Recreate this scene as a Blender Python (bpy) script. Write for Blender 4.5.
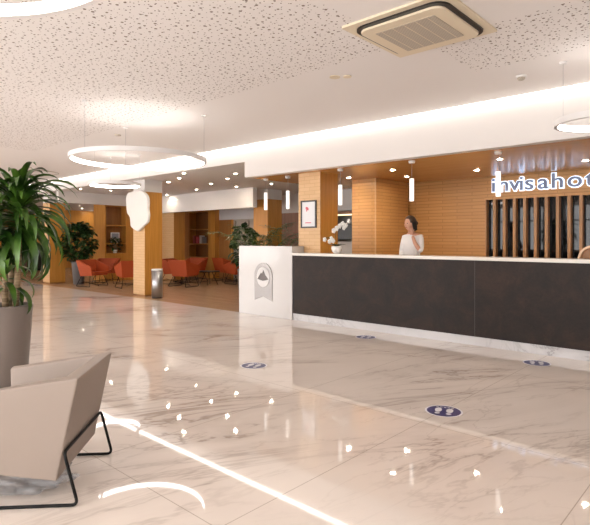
import bpy, bmesh, math, random
from mathutils import Vector, Matrix
for o in list(bpy.data.objects): bpy.data.objects.remove(o)
C = bpy.context.scene
col = C.collection
R = math.radians
PI = math.pi
random.seed(7)

# ---------------------------------------------------------------- camera
cam_d = bpy.data.cameras.new('camera'); cam = bpy.data.objects.new('camera', cam_d); col.objects.link(cam)
CAMZ = 1.4
cam.location = (0, 0, CAMZ); cam.rotation_euler = (R(90), 0, R(42.3))
cam_d.lens = 31.67; cam_d.sensor_width = 36; cam_d.shift_y = -22.5/590; cam_d.clip_end = 200
C.camera = cam
# ---------------------------------------------------------------- world
w = bpy.data.worlds.new('world'); C.world = w; w.use_nodes = True
bg = w.node_tree.nodes['Background']; bg.inputs[0].default_value = (1.0, 0.98, 0.97, 1); bg.inputs[1].default_value = 3.6
def portal(x0, x1, y, z0, z1):
    l = bpy.data.lights.new('window_portal', 'AREA'); l.shape = 'RECTANGLE'; l.size = x1-x0; l.size_y = z1-z0
    l.cycles.is_portal = True
    o = bpy.data.objects.new('window_portal', l); col.objects.link(o)
    o.location = ((x0+x1)/2, y, (z0+z1)/2); o.rotation_euler = (R(90), 0, 0)     # faces +Y, into the room
    return o
WINS = [(-25.5, -21.5), (-20.7, -16.7), (-15.9, -11.9), (-11.1, -7.1), (-6.3, -2.3), (-1.5, 2.5)]
for a, b in WINS:
    p = portal(a, b, -3.85, 0.1, 2.9); p.rotation_euler = (R(-90), 0, PI)
    p.rotation_euler = (R(90), 0, 0)
C.view_settings.view_transform = 'Standard'; C.view_settings.look = 'None'
C.view_settings.exposure = 1.15; C.view_settings.gamma = 1.0; C.view_settings.use_curve_mapping = False
E_STRIP, E_RING, E_SPOT, E_DISC = 3.6, 7.5, 13.0, 190.0
WARM = (1.0, 0.87, 0.74)

# camera-frame helpers used only to lay out positions on real planes
FX, FY, RX, RY = -0.673, 0.739, 0.739, 0.673
def ground(px, py, z=0.0):
    d = (CAMZ-z)*519/(py-240); u = (px-295)/519
    return (d*(FX+RX*u), d*(FY+RY*u), z)

# ---------------------------------------------------------------- materials
def mat(name, c, rough=0.5, metal=0.0, spec=0.5, emit=None, es=0.0, coat=0.0):
    m = bpy.data.materials.new(name); m.use_nodes = True
    b = m.node_tree.nodes['Principled BSDF']
    b.inputs['Base Color'].default_value = (*c, 1); b.inputs['Roughness'].default_value = rough
    b.inputs['Metallic'].default_value = metal; b.inputs['Specular IOR Level'].default_value = spec
    b.inputs['Coat Weight'].default_value = coat
    if emit: b.inputs['Emission Color'].default_value = (*emit, 1); b.inputs['Emission Strength'].default_value = es
    return m
class N:
    def __init__(s, m): s.t = m.node_tree; s.b = s.t.nodes['Principled BSDF']
    def new(s, ty, **kw):
        n = s.t.nodes.new(ty)
        for k, v in kw.items(): setattr(n, k, v)
        return n
    def link(s, a, b): s.t.links.new(a, b)
    def math(s, op, a, b=None, c=None):
        n = s.new('ShaderNodeMath', operation=op)
        for i, v in enumerate((a, b, c)):
            if v is None: continue
            if isinstance(v, (int, float)): n.inputs[i].default_value = v
            else: s.link(v, n.inputs[i])
        return n.outputs[0]
    def coords(s, kind='Object'): return s.new('ShaderNodeTexCoord').outputs[kind]
    def mapping(s, v, scale=(1,1,1), rot=(0,0,0), loc=(0,0,0)):
        n = s.new('ShaderNodeMapping'); s.link(v, n.inputs[0]); n.inputs['Scale'].default_value = scale
        n.inputs['Rotation'].default_value = rot; n.inputs['Location'].default_value = loc; return n.outputs[0]
    def noise(s, v, scale, detail=4, dist=0.0, rough=0.5):
        n = s.new('ShaderNodeTexNoise'); s.link(v, n.inputs['Vector']); n.inputs['Scale'].default_value = scale
        n.inputs['Detail'].default_value = detail; n.inputs['Distortion'].default_value = dist
        n.inputs['Roughness'].default_value = rough; return n.outputs[0]
    def ramp(s, f, stops):
        n = s.new('ShaderNodeValToRGB'); s.link(f, n.inputs[0]); e = n.color_ramp.elements
        while len(e) < len(stops): e.new(0.5)
        for i, (p, c) in enumerate(stops):
            e[i].position = p; e[i].color = (*c, 1) if len(c) == 3 else c
        return n.outputs[0]
    def mix(s, f, a, b, mode='MIX'):
        n = s.new('ShaderNodeMix', data_type='RGBA', blend_type=mode)
        for i, v in ((0, f), (6, a), (7, b)):
            if isinstance(v, (int, float)): n.inputs[i].default_value = v
            elif isinstance(v, tuple): n.inputs[i].default_value = (*v, 1)
            else: s.link(v, n.inputs[i])
        return n.outputs[2]
    def bump(s, h, st=0.2, d=0.01):
        n = s.new('ShaderNodeBump'); s.link(h, n.inputs['Height']); n.inputs['Strength'].default_value = st
        n.inputs['Distance'].default_value = d; s.link(n.outputs[0], s.b.inputs['Normal'])
    def color(s, c): s.link(c, s.b.inputs['Base Color'])

def wood_mat(name, c1, c2, rough=0.35, axis='Z', scale=1.0):
    m = mat(name, c1, rough); n = N(m); v = n.coords()
    sc = {'Z': (14, 14, 0.7), 'X': (0.7, 14, 14), 'Y': (14, 0.7, 14)}[axis]
    f = n.noise(n.mapping(v, tuple(k*scale for k in sc)), 1.6, 5, 0.6)
    n.color(n.ramp(f, [(0.3, c1), (0.7, c2)])); return m
def slat_wood(name, c1, c2, groove, rowh=0.077, brick=0.31, rough=0.4, depth=0.4):
    m = mat(name, c1, rough); n = N(m); v = n.coords()
    sx = n.new('ShaderNodeSeparateXYZ'); n.link(v, sx.inputs[0])
    h = n.math('ADD', sx.outputs[0], sx.outputs[1])
    cb = n.new('ShaderNodeCombineXYZ'); n.link(h, cb.inputs[0]); n.link(sx.outputs[2], cb.inputs[1])
    br = n.new('ShaderNodeTexBrick'); n.link(cb.outputs[0], br.inputs['Vector']); br.inputs['Scale'].default_value = 1
    br.offset = 0.5; br.inputs['Brick Width'].default_value = brick; br.inputs['Row Height'].default_value = rowh
    br.inputs['Mortar Size'].default_value = 0.006; br.inputs['Mortar Smooth'].default_value = 0.3
    br.inputs['Color1'].default_value = (*c1, 1); br.inputs['Color2'].default_value = (*c2, 1); br.inputs['Mortar'].default_value = (*groove, 1)
    g = n.noise(n.mapping(v, (1.2, 1.2, 30)), 1.5, 4, 0.4)
    n.color(n.mix(0.35, br.outputs[0], n.ramp(g, [(0.3, c1), (0.7, c2)])))
    n.bump(n.math('SUBTRACT', 1.0, br.outputs['Fac']), depth, 0.006); return m

M = {}
M['paint'] = mat('white_paint', (0.73, 0.695, 0.67), 0.7)
M['paint_grey'] = mat('grey_paint', (0.62, 0.60, 0.60), 0.7)
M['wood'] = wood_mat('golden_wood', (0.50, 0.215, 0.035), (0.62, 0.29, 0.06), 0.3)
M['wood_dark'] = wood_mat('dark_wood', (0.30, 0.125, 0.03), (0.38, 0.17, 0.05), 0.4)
M['wood_red'] = wood_mat('red_brown_wood', (0.24, 0.115, 0.065), (0.31, 0.15, 0.085), 0.45, 'Z', 0.7)
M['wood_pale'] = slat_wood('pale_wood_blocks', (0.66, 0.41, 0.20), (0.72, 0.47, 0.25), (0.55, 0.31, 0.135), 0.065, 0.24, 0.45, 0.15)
M['wood_slat'] = slat_wood('grooved_wood_cladding', (0.53, 0.27, 0.085), (0.60, 0.32, 0.11), (0.30, 0.13, 0.035), 0.065, 0.62, 0.4, 0.25)
M['soffit_wood'] = wood_mat('polished_soffit_wood', (0.50, 0.25, 0.075), (0.58, 0.30, 0.10), 0.2, 'X')
M['metal'] = mat('brushed_metal', (0.42, 0.42, 0.44), 0.36, 1.0)
M['white_metal'] = mat('white_metal', (0.78, 0.76, 0.75), 0.4)
M['black_metal'] = mat('black_metal', (0.006, 0.006, 0.006), 0.5, 0.0, 0.2)
M['black'] = mat('black_plastic', (0.015, 0.014, 0.014), 0.3)
M['led'] = mat('led_strip_light', (1, 1, 1), 0.5, emit=(1.0, 0.93, 0.86), es=E_STRIP)
M['ring_led'] = mat('ring_lamp_light', (1, 1, 1), 0.5, emit=(1.0, 0.95, 0.90), es=E_RING)
M['disc_led'] = mat('downlight_bulb', (1, 1, 1), 0.5, emit=(1.0, 0.88, 0.70), es=E_DISC)
M['pend_led'] = mat('pendant_acrylic', (0.9, 0.9, 0.88), 0.4, emit=(1.0, 0.93, 0.84), es=0.45)
M['solid'] = mat('white_solid_surface', (0.63, 0.605, 0.59), 0.12)
M['slab'] = mat('cream_slab', (0.70, 0.65, 0.59), 0.2)
M['leather'] = mat('beige_leather', (0.31, 0.25, 0.21), 0.5)
n_ = N(M['leather']); n_.bump(n_.noise(n_.coords(), 220, 3), 0.08, 0.002)
M['leather_in'] = mat('beige_leather_cushion', (0.30, 0.265, 0.255), 0.5)
M['orange'] = mat('orange_fabric', (0.40, 0.062, 0.010), 0.65)
n_ = N(M['orange']); n_.bump(n_.noise(n_.coords(), 300, 2), 0.2, 0.002)
M['soil'] = mat('dark_soil', (0.03, 0.02, 0.014), 0.95)
n_ = N(M['soil']); n_.bump(n_.noise(n_.coords(), 60, 4), 0.8, 0.02)
M['pot'] = mat('taupe_planter', (0.19, 0.155, 0.135), 0.35)
M['pot_grey'] = mat('grey_planter', (0.16, 0.15, 0.15), 0.4)
M['pot_white'] = mat('white_ceramic', (0.85, 0.83, 0.80), 0.2)
M['petal'] = mat('white_petal', (0.88, 0.87, 0.84), 0.6)
M['bark'] = mat('cane_bark', (0.34, 0.24, 0.14), 0.8)
n_ = N(M['bark']); f_ = n_.noise(n_.mapping(n_.coords(), (4, 4, 60)), 1.5, 4)
n_.color(n_.ramp(f_, [(0.35, (0.20, 0.13, 0.07)), (0.65, (0.40, 0.29, 0.17))])); n_.bump(f_, 0.5, 0.01)
def leafmat(name, a, b, sc=3):
    m = mat(name, a, 0.35); n = N(m); n.color(n.ramp(n.noise(n.coords(), sc, 3), [(0.35, a), (0.68, b)])); return m
M['leaf'] = leafmat('glossy_green_leaf', (0.012, 0.046, 0.005), (0.085, 0.18, 0.02), 5)
M['leaf_dark'] = leafmat('dark_green_leaf', (0.008, 0.028, 0.006), (0.028, 0.07, 0.014), 5)
M['leaf_palm'] = leafmat('palm_leaf', (0.03, 0.08, 0.015), (0.09, 0.17, 0.04), 5)
M['skin'] = mat('skin', (0.62, 0.33, 0.22), 0.5)
M['hair'] = mat('brown_hair', (0.045, 0.022, 0.010), 0.45)
M['blouse'] = mat('white_blouse', (0.80, 0.77, 0.75), 0.8)
M['trouser'] = mat('dark_trousers', (0.02, 0.02, 0.028), 0.8)
M['paper'] = mat('white_paper', (0.80, 0.80, 0.82), 0.6)
M['pink'] = mat('pink_print', (0.70, 0.12, 0.16), 0.6)
M['navy'] = mat('navy_vinyl', (0.045, 0.04, 0.16), 0.3)
M['vinyl'] = mat('white_vinyl', (0.75, 0.73, 0.76), 0.3)
M['beige_plastic'] = mat('cream_plastic', (0.76, 0.66, 0.50), 0.5)
M['grille'] = mat('grey_grille', (0.48, 0.42, 0.34), 0.6)
n_ = N(M['grille']); w_ = n_.new('ShaderNodeTexChecker'); n_.link(n_.coords(), w_.inputs[0]); w_.inputs['Scale'].default_value = 60
w_.inputs[1].default_value = (0.50, 0.44, 0.36, 1); w_.inputs[2].default_value = (0.42, 0.37, 0.30, 1); n_.color(w_.outputs[0])
M['dark_glass'] = mat('dark_mirror_glass', (0.006, 0.007, 0.008), 0.03, 0.0, 0.35)
M['letter'] = mat('blue_grey_letter', (0.16, 0.19, 0.28), 0.35, 0.3)
M['halo'] = mat('halo_light', (0.9, 0.95, 1), 0.5, emit=(0.62, 0.76, 1.0), es=0.75)
M['emblem_dark'] = mat('dark_emblem', (0.10, 0.085, 0.08), 0.4, 0.5)
M['copper'] = mat('tan_wood_rim', (0.70, 0.45, 0.26), 0.3)
# marble floor
def marble(name, base, vein, tiles=True, rough=0.03):
    m = mat(name, base, rough); n = N(m); v = n.coords()
    mp = n.mapping(n.mapping(v, rot=(0, 0, R(32))), (1.0, 0.26, 1))
    warp = n.noise(mp, 1.1, 5, 0.0, 0.6)
    a = n.noise(mp, 1.25, 6, 0.8, 0.6)
    ridge = n.math('ABSOLUTE', n.math('SUBTRACT', a, 0.5))
    thin = n.ramp(ridge, [(0.0, (1, 1, 1)), (0.016, (0, 0, 0))])
    b = n.noise(n.mapping(n.mapping(v, rot=(0, 0, R(12))), (1.9, 0.34, 1), loc=(3, 7, 0)), 1.1, 6, 0.7, 0.6)
    ridge2 = n.math('ABSOLUTE', n.math('SUBTRACT', b, 0.47))
    thin2 = n.ramp(ridge2, [(0.0, (1, 1, 1)), (0.010, (0, 0, 0))])
    mask = n.ramp(n.noise(v, 0.7, 3), [(0.42, (0, 0, 0)), (0.62, (1, 1, 1))])
    wide = n.ramp(ridge, [(0.0, (1, 1, 1)), (0.11, (0, 0, 0))])
    t1 = n.math('MULTIPLY', thin, n.math('MULTIPLY_ADD', mask, 0.50, 0.05))
    t2 = n.math('MULTIPLY', thin2, n.math('MULTIPLY_ADD', mask, 0.25, 0.10))
    t3 = n.math('MULTIPLY', wide, n.math('MULTIPLY', mask, 0.28))
    tot = n.math('MINIMUM', n.math('ADD', n.math('ADD', t1, t2), t3), 0.85)
    c = n.mix(tot, base, vein)
    cloud = n.ramp(n.noise(mp, 0.8, 3), [(0.3, (0.93, 0.93, 0.94)), (0.7, (1, 1, 1))])
    c = n.mix(1.0, c, cloud, 'MULTIPLY')
    if tiles:
        sx = n.new('ShaderNodeSeparateXYZ'); n.link(v, sx.inputs[0])
        def seam(o, period, off, wd):
            q = n.math('FRACT', n.math('DIVIDE', n.math('ADD', o, off), period))
            d = n.math('MULTIPLY', n.math('MINIMUM', q, n.math('SUBTRACT', 1.0, q)), period)
            return n.math('LESS_THAN', d, wd)
        s = n.math('MAXIMUM', seam(sx.outputs[0], 1.22, 0.75+1.22*40, 0.0028), seam(sx.outputs[1], 1.99, 0.38+1.99*10, 0.0028))
        c = n.mix(n.math('MULTIPLY', s, 0.6), c, (0.33, 0.25, 0.18))
    n.color(c); return m
M['marble'] = marble('cream_marble', (0.84, 0.75, 0.675), (0.40, 0.32, 0.27))
M['marble_grey'] = marble('grey_marble', (0.62, 0.60, 0.60), (0.30, 0.28, 0.28), False, 0.15)
# ceiling with perforated fields
m = mat('perforated_ceiling', (0.84, 0.805, 0.785), 0.75); n = N(m); v = n.coords(); M['ceiling'] = m
sx = n.new('ShaderNodeSeparateXYZ'); n.link(v, sx.inputs[0])
def holes(scale, rmin, rmax, loc):
    vo = n.new('ShaderNodeTexVoronoi', voronoi_dimensions='2D'); n.link(n.mapping(v, (1, 1, 1), loc=loc), vo.inputs['Vector'])
    vo.inputs['Scale'].default_value = scale; vo.inputs['Randomness'].default_value = 0.75
    wn = n.new('ShaderNodeSeparateColor'); n.link(vo.outputs['Color'], wn.inputs[0])
    r = n.math('MULTIPLY_ADD', wn.outputs[0], (rmax-rmin)*scale, rmin*scale)
    return n.math('LESS_THAN', vo.outputs['Distance'], r)
hol = n.math('MAXIMUM', holes(11.5, 0.005, 0.0135, (0, 0, 0)), holes(17, 0.003, 0.0075, (3.3, 1.7, 0)))
def rect(x0, x1, y0, y1):
    X, Y = sx.outputs[0], sx.outputs[1]
    a = n.math('MULTIPLY', n.math('GREATER_THAN', X, x0), n.math('LESS_THAN', X, x1))
    b = n.math('MULTIPLY', n.math('GREATER_THAN', Y, y0), n.math('LESS_THAN', Y, y1))
    return n.math('MULTIPLY', a, b)
msk = n.math('MAXIMUM', rect(-11, -2.5, -2, 4.22), rect(-2.3, 2.4, 4.3, 5.42))
hh = n.math('MULTIPLY', hol, msk)
n.color(n.mix(hh, (0.84, 0.805, 0.785), (0.20, 0.145, 0.12))); n.bump(n.math('SUBTRACT', 1.0, hh), 0.6, 0.01)
# wood floor planks
m = mat('oak_plank_floor', (0.3, 0.17, 0.09), 0.22); n = N(m); v = n.coords(); M['plank'] = m
br = n.new('ShaderNodeTexBrick'); n.link(v, br.inputs['Vector']); br.inputs['Scale'].default_value = 1
br.inputs['Brick Width'].default_value = 1.4; br.inputs['Row Height'].default_value = 0.16; br.inputs['Mortar Size'].default_value = 0.003
br.inputs['Color1'].default_value = (0.50, 0.33, 0.205, 1); br.inputs['Color2'].default_value = (0.42, 0.27, 0.165, 1); br.inputs['Mortar'].default_value = (0.08, 0.04, 0.02, 1)
g = n.noise(n.mapping(v, (1, 16, 1)), 1.5, 5, 0.5)
n.color(n.mix(0.4, br.outputs[0], n.ramp(g, [(0.3, (0.38, 0.24, 0.145)), (0.7, (0.55, 0.37, 0.24))])))
# dark stone desk front
m = mat('dark_bronze_stone', (0.05, 0.035, 0.03), 0.42, 0, 0.16); n = N(m); v = n.coords(); M['stone'] = m
f1 = n.noise(v, 3.0, 8, 0.6, 0.7); f2 = n.noise(v, 45, 4)
n.color(n.mix(0.25, n.ramp(f1, [(0.3, (0.015, 0.012, 0.012)), (0.5, (0.026, 0.018, 0.015)), (0.7, (0.055, 0.030, 0.021))]), n.ramp(f2, [(0.3, (0.016, 0.014, 0.014)), (0.7, (0.04, 0.03, 0.027))])))
n.bump(f2, 0.15, 0.003)
# window glass (clear pane: lets daylight through, small mirror reflection)
m = bpy.data.materials.new('window_glass'); m.use_nodes = True; t = m.node_tree; t.nodes.clear(); M['glass'] = m
o_ = t.nodes.new('ShaderNodeOutputMaterial'); mx = t.nodes.new('ShaderNodeMixShader'); tr = t.nodes.new('ShaderNodeBsdfTransparent'); gl = t.nodes.new('ShaderNodeBsdfGlossy')
gl.inputs['Roughness'].default_value = 0.02; mx.inputs[0].default_value = 0.08
t.links.new(tr.outputs[0], mx.inputs[1]); t.links.new(gl.outputs[0], mx.inputs[2]); t.links.new(mx.outputs[0], o_.inputs[0])
M['plastic_clear'] = mat('clear_plastic', (0.45, 0.46, 0.48), 0.15); M['plastic_clear'].node_tree.nodes['Principled BSDF'].inputs['Alpha'].default_value = 0.38

# ---------------------------------------------------------------- mesh helpers
def bm_(): return bmesh.new()
def box(bm, x0, x1, y0, y1, z0, z1, mi=0):
    vs = [bm.verts.new(p) for p in ((x0,y0,z0),(x1,y0,z0),(x1,y1,z0),(x0,y1,z0),(x0,y0,z1),(x1,y0,z1),(x1,y1,z1),(x0,y1,z1))]
    fs = []
    for q in ((3,2,1,0),(4,5,6,7),(0,1,5,4),(1,2,6,5),(2,3,7,6),(3,0,4,7)):
        f = bm.faces.new([vs[i] for i in q]); f.material_index = mi; fs.append(f)
    return fs      # order: bottom, top, -y, +x, +y, -x
def lathe(bm, prof, cx=0, cy=0, cz=0, seg=32, cap=True, smooth=True):
    rings = []
    for r, z in prof:
        rings.append([bm.verts.new((cx+r*math.cos(2*PI*k/seg), cy+r*math.sin(2*PI*k/seg), cz+z)) for k in range(seg)])
    for a, b in zip(rings, rings[1:]):
        for k in range(seg):
            f = bm.faces.new((a[k], a[(k+1)%seg], b[(k+1)%seg], b[k])); f.smooth = smooth
    if cap:
        bm.faces.new(rings[0][::-1]); bm.faces.new(rings[-1])
def tube(bm, pts, r, seg=8, closed=False, cap=True):
    pts = [Vector(p) for p in pts]; n = len(pts); rr = r if isinstance(r, (list, tuple)) else [r]*n
    rings = []; prev = None
    for i, p in enumerate(pts):
        if closed: t = (pts[(i+1)%n]-pts[i-1]).normalized()
        else: t = (pts[min(i+1,n-1)]-pts[max(i-1,0)]).normalized()
        if prev is None:
            a = t.orthogonal().normalized()
        else:
            a = (prev - t*prev.dot(t)); a = a.normalized() if a.length > 1e-6 else t.orthogonal().normalized()
        prev = a; b = t.cross(a)
        rings.append([bm.verts.new(p + rr[i]*(a*math.cos(2*PI*k/seg)+b*math.sin(2*PI*k/seg))) for k in range(seg)])
    m_ = n if closed else n-1
    for i in range(m_):
        a, b = rings[i], rings[(i+1)%n]
        for k in range(seg):
            f = bm.faces.new((a[k], a[(k+1)%seg], b[(k+1)%seg], b[k])); f.smooth = True
    if cap and not closed:
        bm.faces.new(rings[0][::-1]); bm.faces.new(rings[-1])
def rounded(pts, rad=0.03, n=5, closed=False):
    pts = [Vector(p) for p in pts]; out = []; L = len(pts)
    for i, p in enumerate(pts):
        if not closed and i in (0, L-1): out.append(p); continue
        a = (pts[i-1]-p); b = (pts[(i+1)%L]-p); r = min(rad, a.length*0.45, b.length*0.45)
        A = p+a.normalized()*r; B = p+b.normalized()*r
        for k in range(n+1):
            t = k/n; out.append(A*(1-t)**2+p*2*t*(1-t)+B*t*t)
    return out
def prism(bm, poly, y0, y1, plane='XZ'):
    def P(a, b, y): return (a, y, b) if plane == 'XZ' else (a, b, y)
    A = [bm.verts.new(P(a, b, y0)) for a, b in poly]; B = [bm.verts.new(P(a, b, y1)) for a, b in poly]
    bm.faces.new(A); bm.faces.new(B[::-1]); n = len(poly)
    for i in range(n): bm.faces.new((A[i], B[i], B[(i+1)%n], A[(i+1)%n]))
def sphere(bm, c, r, sc=(1,1,1), seg=16, rings=10):
    mt = Matrix.Translation(c) @ Matrix.Diagonal((r*sc[0], r*sc[1], r*sc[2], 1))
    q = bmesh.ops.create_uvsphere(bm, u_segments=seg, v_segments=rings, radius=1, matrix=mt)
    for v in q['verts']:
        for f in v.link_faces: f.smooth = True
def obj(name, bm, m, parent=None, bevel=0, loc=None, rotz=0):
    bmesh.ops.recalc_face_normals(bm, faces=bm.faces[:])
    me = bpy.data.meshes.new(name); bm.to_mesh(me); bm.free()
    for k in (m if isinstance(m, (list, tuple)) else [m]): me.materials.append(k)
    o = bpy.data.objects.new(name, me); col.objects.link(o)
    if parent: o.parent = parent
    if loc: o.location = loc
    if rotz: o.rotation_euler.z = rotz
    if bevel:
        b = o.modifiers.new('bevel', 'BEVEL'); b.width = bevel; b.segments = 2; b.limit_method = 'ANGLE'; b.angle_limit = R(25)
    return o
def tag(o, label, cat, group=None, kind=None):
    o['label'] = label; o['category'] = cat
    if group: o['group'] = group
    if kind: o['kind'] = kind
    return o
def thing(name, label, cat, loc=(0,0,0), rotz=0, group=None):
    o = bpy.data.objects.new(name, None); col.objects.link(o); o.location = loc; o.rotation_euler.z = rotz
    o.empty_display_size = 0.1
    return tag(o, label, cat, group)
def struct(name, bm, m):
    o = obj(name, bm, m); o['kind'] = 'structure'; return o
def dup(root, loc=None, rotz=None, label=None, scale=None):
    r = root.copy(); col.objects.link(r)
    if loc is not None: r.location = loc
    if rotz is not None: r.rotation_euler.z = rotz
    if scale: r.scale = scale
    if label: r['label'] = label
    for ch in list(root.children):
        c = ch.copy(); col.objects.link(c); c.parent = r
        for g in list(ch.children):
            d = g.copy(); col.objects.link(d); d.parent = c
    return r

# ================================================================= STRUCTURE
XL, XR, YF, YB, ZC = -26.0, 3.2, -4.0, 13.4, 3.2
YD = 6.69      # line of desk front / fascia
b = bm_(); box(b, XL, XR, YF, 6.72, -0.1, 0); box(b, -7.5, XR, 6.72, YB, -0.1, 0); struct('floor', b, M['marble'])
b = bm_(); box(b, XL, -7.5, 6.72, YB, -0.1, 0.0); struct('floor', b, M['plank'])
b = bm_(); box(b, XL, XR, YF, 6.72, ZC, ZC+0.15); struct('ceiling', b, M['ceiling'])
b = bm_(); box(b, XL, XR, 6.86, YB, 2.9, 3.05); struct('ceiling', b, M['paint'])
# fascia above desk and above the lounge edge
b = bm_(); box(b, -7.42, XR, 6.72, 6.86, 2.6, ZC+0.1); struct('trim_1', b, M['paint'])
b = bm_(); box(b, XL, -7.42, 6.72, 6.86, 2.9, ZC+0.1); struct('trim_2', b, M['paint'])
# wood soffit over the reception
b = bm_(); box(b, -7.42, XR, 6.86, 9.7, 2.6, 2.9); struct('ceiling', b, [M['soffit_wood']])
# outer walls
b = bm_(); box(b, XL-0.2, XL, YF, YB, 0, 3.3); struct('wall_left', b, M['wood'])
b = bm_(); box(b, XR, XR+0.2, YF, YB, 0, 3.3); struct('wall_right', b, M['paint'])
b = bm_(); box(b, XL, XR, YB, YB+0.2, 0, 3.3); struct('wall_back', b, M['paint'])
b = bm_()
box(b, XL, XR, YF-0.2, YF, 0, 0.1); box(b, XL, XR, YF-0.2, YF, 2.9, 3.3)
xs = [XL]+[k for q in WINS for k in q]+[XR]
for i in range(0, len(xs), 2): box(b, xs[i], xs[i+1], YF-0.2, YF, 0.1, 2.9)
struct('wall_front', b, M['paint'])
for i, (a, c) in enumerate(WINS):
    f = bm_()
    for x in (a, (a+c)/2-0.03, c-0.06): box(f, x, x+0.06, YF-0.14, YF-0.06, 0.1, 2.9)
    for z in (0.1, 2.2, 2.84): box(f, a+0.06, c-0.06, YF-0.13, YF-0.07, z, z+0.06)
    fr = struct('window_%d' % (i+1), f, M['white_metal'])
    g = bm_(); box(g, a+0.06, c-0.06, YF-0.105, YF-0.095, 0.16, 2.84); obj('pane', g, M['glass'], fr)
# reception back wall
b = bm_(); box(b, -5.68, XR, 9.86, 10.0, 0, 2.9); struct('wall_reception', b, M['wood_slat'])
b = bm_(); box(b, -6.17, -5.6, 8.48, 9.7, 0, 2.6); box(b, -6.17, -5.69, 9.7, 10.0, 0, 2.6); struct('wall_reception_return', b, M['wood_slat'])
b = bm_(); box(b, -5.615, -5.592, 8.465, 8.485, 0, 2.6); struct('trim_3', b, M['wood_pale'])
# lounge bulkheads
b = bm_(); box(b, -16.15, -16.0, 6.86, 10.1, 2.55, 2.9); struct('trim_4', b, M['paint'])
b = bm_(); box(b, -16.0, -10.8, 10.1, 10.25, 2.33, 2.9); struct('trim_5', b, M['paint'])
b = bm_(); box(b, -14.9, -12.05, 12.2, 12.35, 2.13, 2.9); struct('trim_6', b, M['paint_grey'])
b = bm_(); box(b, -12.0, -7.0, 12.4, 12.55, 2.28, 2.9); struct('trim_7', b, M['paint'])
# LED cove strip in the corner of ceiling and fascia
b = bm_(); prism(b, [(6.65, 3.2), (6.72, 3.2), (6.72, 3.165)], -20.5, XR)
for v in b.verts: v.co = Vector((v.co.y, v.co.x, v.co.z))
o = obj('led_strip', b, M['led']); tag(o, 'long warm white light strip running along the ceiling edge above the reception fascia', 'light strip')

# ================================================================= COLUMNS
def column(x1, y0, w, d, label, top=2.9, clad=2.6, group=None, front='wood_pale'):
    """+X face at x1, front face at y0"""
    t = thing('column', label, 'column', (x1-w/2, y0+d/2, 0), 0, group)
    b = bm_(); fs = box(b, -w/2, w/2, -d/2, d/2, 0.04, clad)
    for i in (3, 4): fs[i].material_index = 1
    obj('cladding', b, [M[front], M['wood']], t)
    b = bm_(); box(b, -w/2+0.02, w/2-0.02, -d/2+0.02, d/2-0.02, 0, 0.04); obj('base', b, M['wood_dark'], t)
    if top > clad:
        b = bm_(); box(b, -w/2, w/2, -d/2, d/2, clad, top); obj('capital', b, M['paint'], t)
    return t
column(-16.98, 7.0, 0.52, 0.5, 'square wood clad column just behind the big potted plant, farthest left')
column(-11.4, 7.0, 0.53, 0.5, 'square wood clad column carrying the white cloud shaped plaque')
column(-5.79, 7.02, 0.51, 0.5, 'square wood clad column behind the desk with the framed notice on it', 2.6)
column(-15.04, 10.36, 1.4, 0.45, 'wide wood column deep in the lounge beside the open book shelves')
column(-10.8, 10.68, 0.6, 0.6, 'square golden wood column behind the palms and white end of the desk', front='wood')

# ================================================================= RECEPTION DESK
t = thing('reception_desk', 'long reception counter with dark stone front, cream top and white marble plinth', 'desk', (-2.0, 6.95, 0))
b = bm_(); box(b, -4.14, 4.6, -0.26, 0.04, 0.12, 1.13)
obj('front_panel', b, M['stone'], t)
b = bm_(); box(b, -4.14, 4.6, -0.245, 0.04, 0, 0.12); obj('plinth', b, M['marble_grey'], t)
b = bm_(); box(b, -4.14, 4.6, -0.29, 0.05, 1.13, 1.175); obj('counter_top', b, M['slab'], t, 0.004)
b = bm_(); box(b, -3.75, 4.5, 0.04, 0.42, 0.70, 0.74); obj('work_surface', b, M['slab'], t)
for x in (-0.87, 1.9):
    b = bm_(); box(b, x, x+0.004, -0.2608, -0.255, 0.12, 1.13); obj('panel_seam', b, M['emblem_dark'], t)
t = thing('desk_tower', 'tall glossy white end block of the reception desk bearing a silver emblem', 'counter', (-6.85, 6.95, 0))
b = bm_(); box(b, -0.69, 0.7, -0.27, 0.05, 0, 1.29); obj('block', b, M['solid'], t, 0.006)
# emblem plaque on the tower
y = 6.675
def tx(px, py, Y=6.67):
    u = (px-295)/519; d = Y/(FY+RY*u); return (d*(FX+RX*u), CAMZ-(py-240)*d/519)
xa, zt = tx(254.8, 262.5); xb, zb = tx(272.3, 300)
cxm = (xa+xb)/2; hw = (xb-xa)/2
t = thing('wall_emblem', 'silver arched plaque with mountain emblem on the white end of the desk', 'plaque', (cxm, 6.68, 0))
pts = [(-hw, zb-0.03), (0, zb+0.05), (hw, zb-0.03)]
zc = zt-hw
pts += [(hw*math.cos(a), zc+hw*math.sin(a)) for a in [PI*k/20 for k in range(21)]]
b = bm_(); prism(b, pts, -0.012, 0.0)
M['plaque'] = mat('silver_plaque', (0.27, 0.25, 0.24), 0.33, 0.8)
obj('plate', b, M['plaque'], t)
b = bm_(); prism(b, [(0.165*math.cos(2*PI*k/32), zc-0.03+0.185*math.sin(2*PI*k/32)) for k in range(32)], -0.018, -0.012); obj('disc', b, M['solid'], t)
b = bm_(); prism(b, [(-0.145, zc-0.07), (-0.05, zc+0.05), (-0.02, zc+0.03), (0.01, zc+0.10), (0.06, zc+0.01), (0.145, zc-0.07), (0, zc-0.1)], -0.022, -0.018)
obj('mountain', b, M['emblem_dark'], t)

# raised floor behind the desk
b = bm_(); box(b, -6.1, 3.1, 7.75, 9.86, 0.0, 0.07); struct('floor', b, M['plank'])

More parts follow.
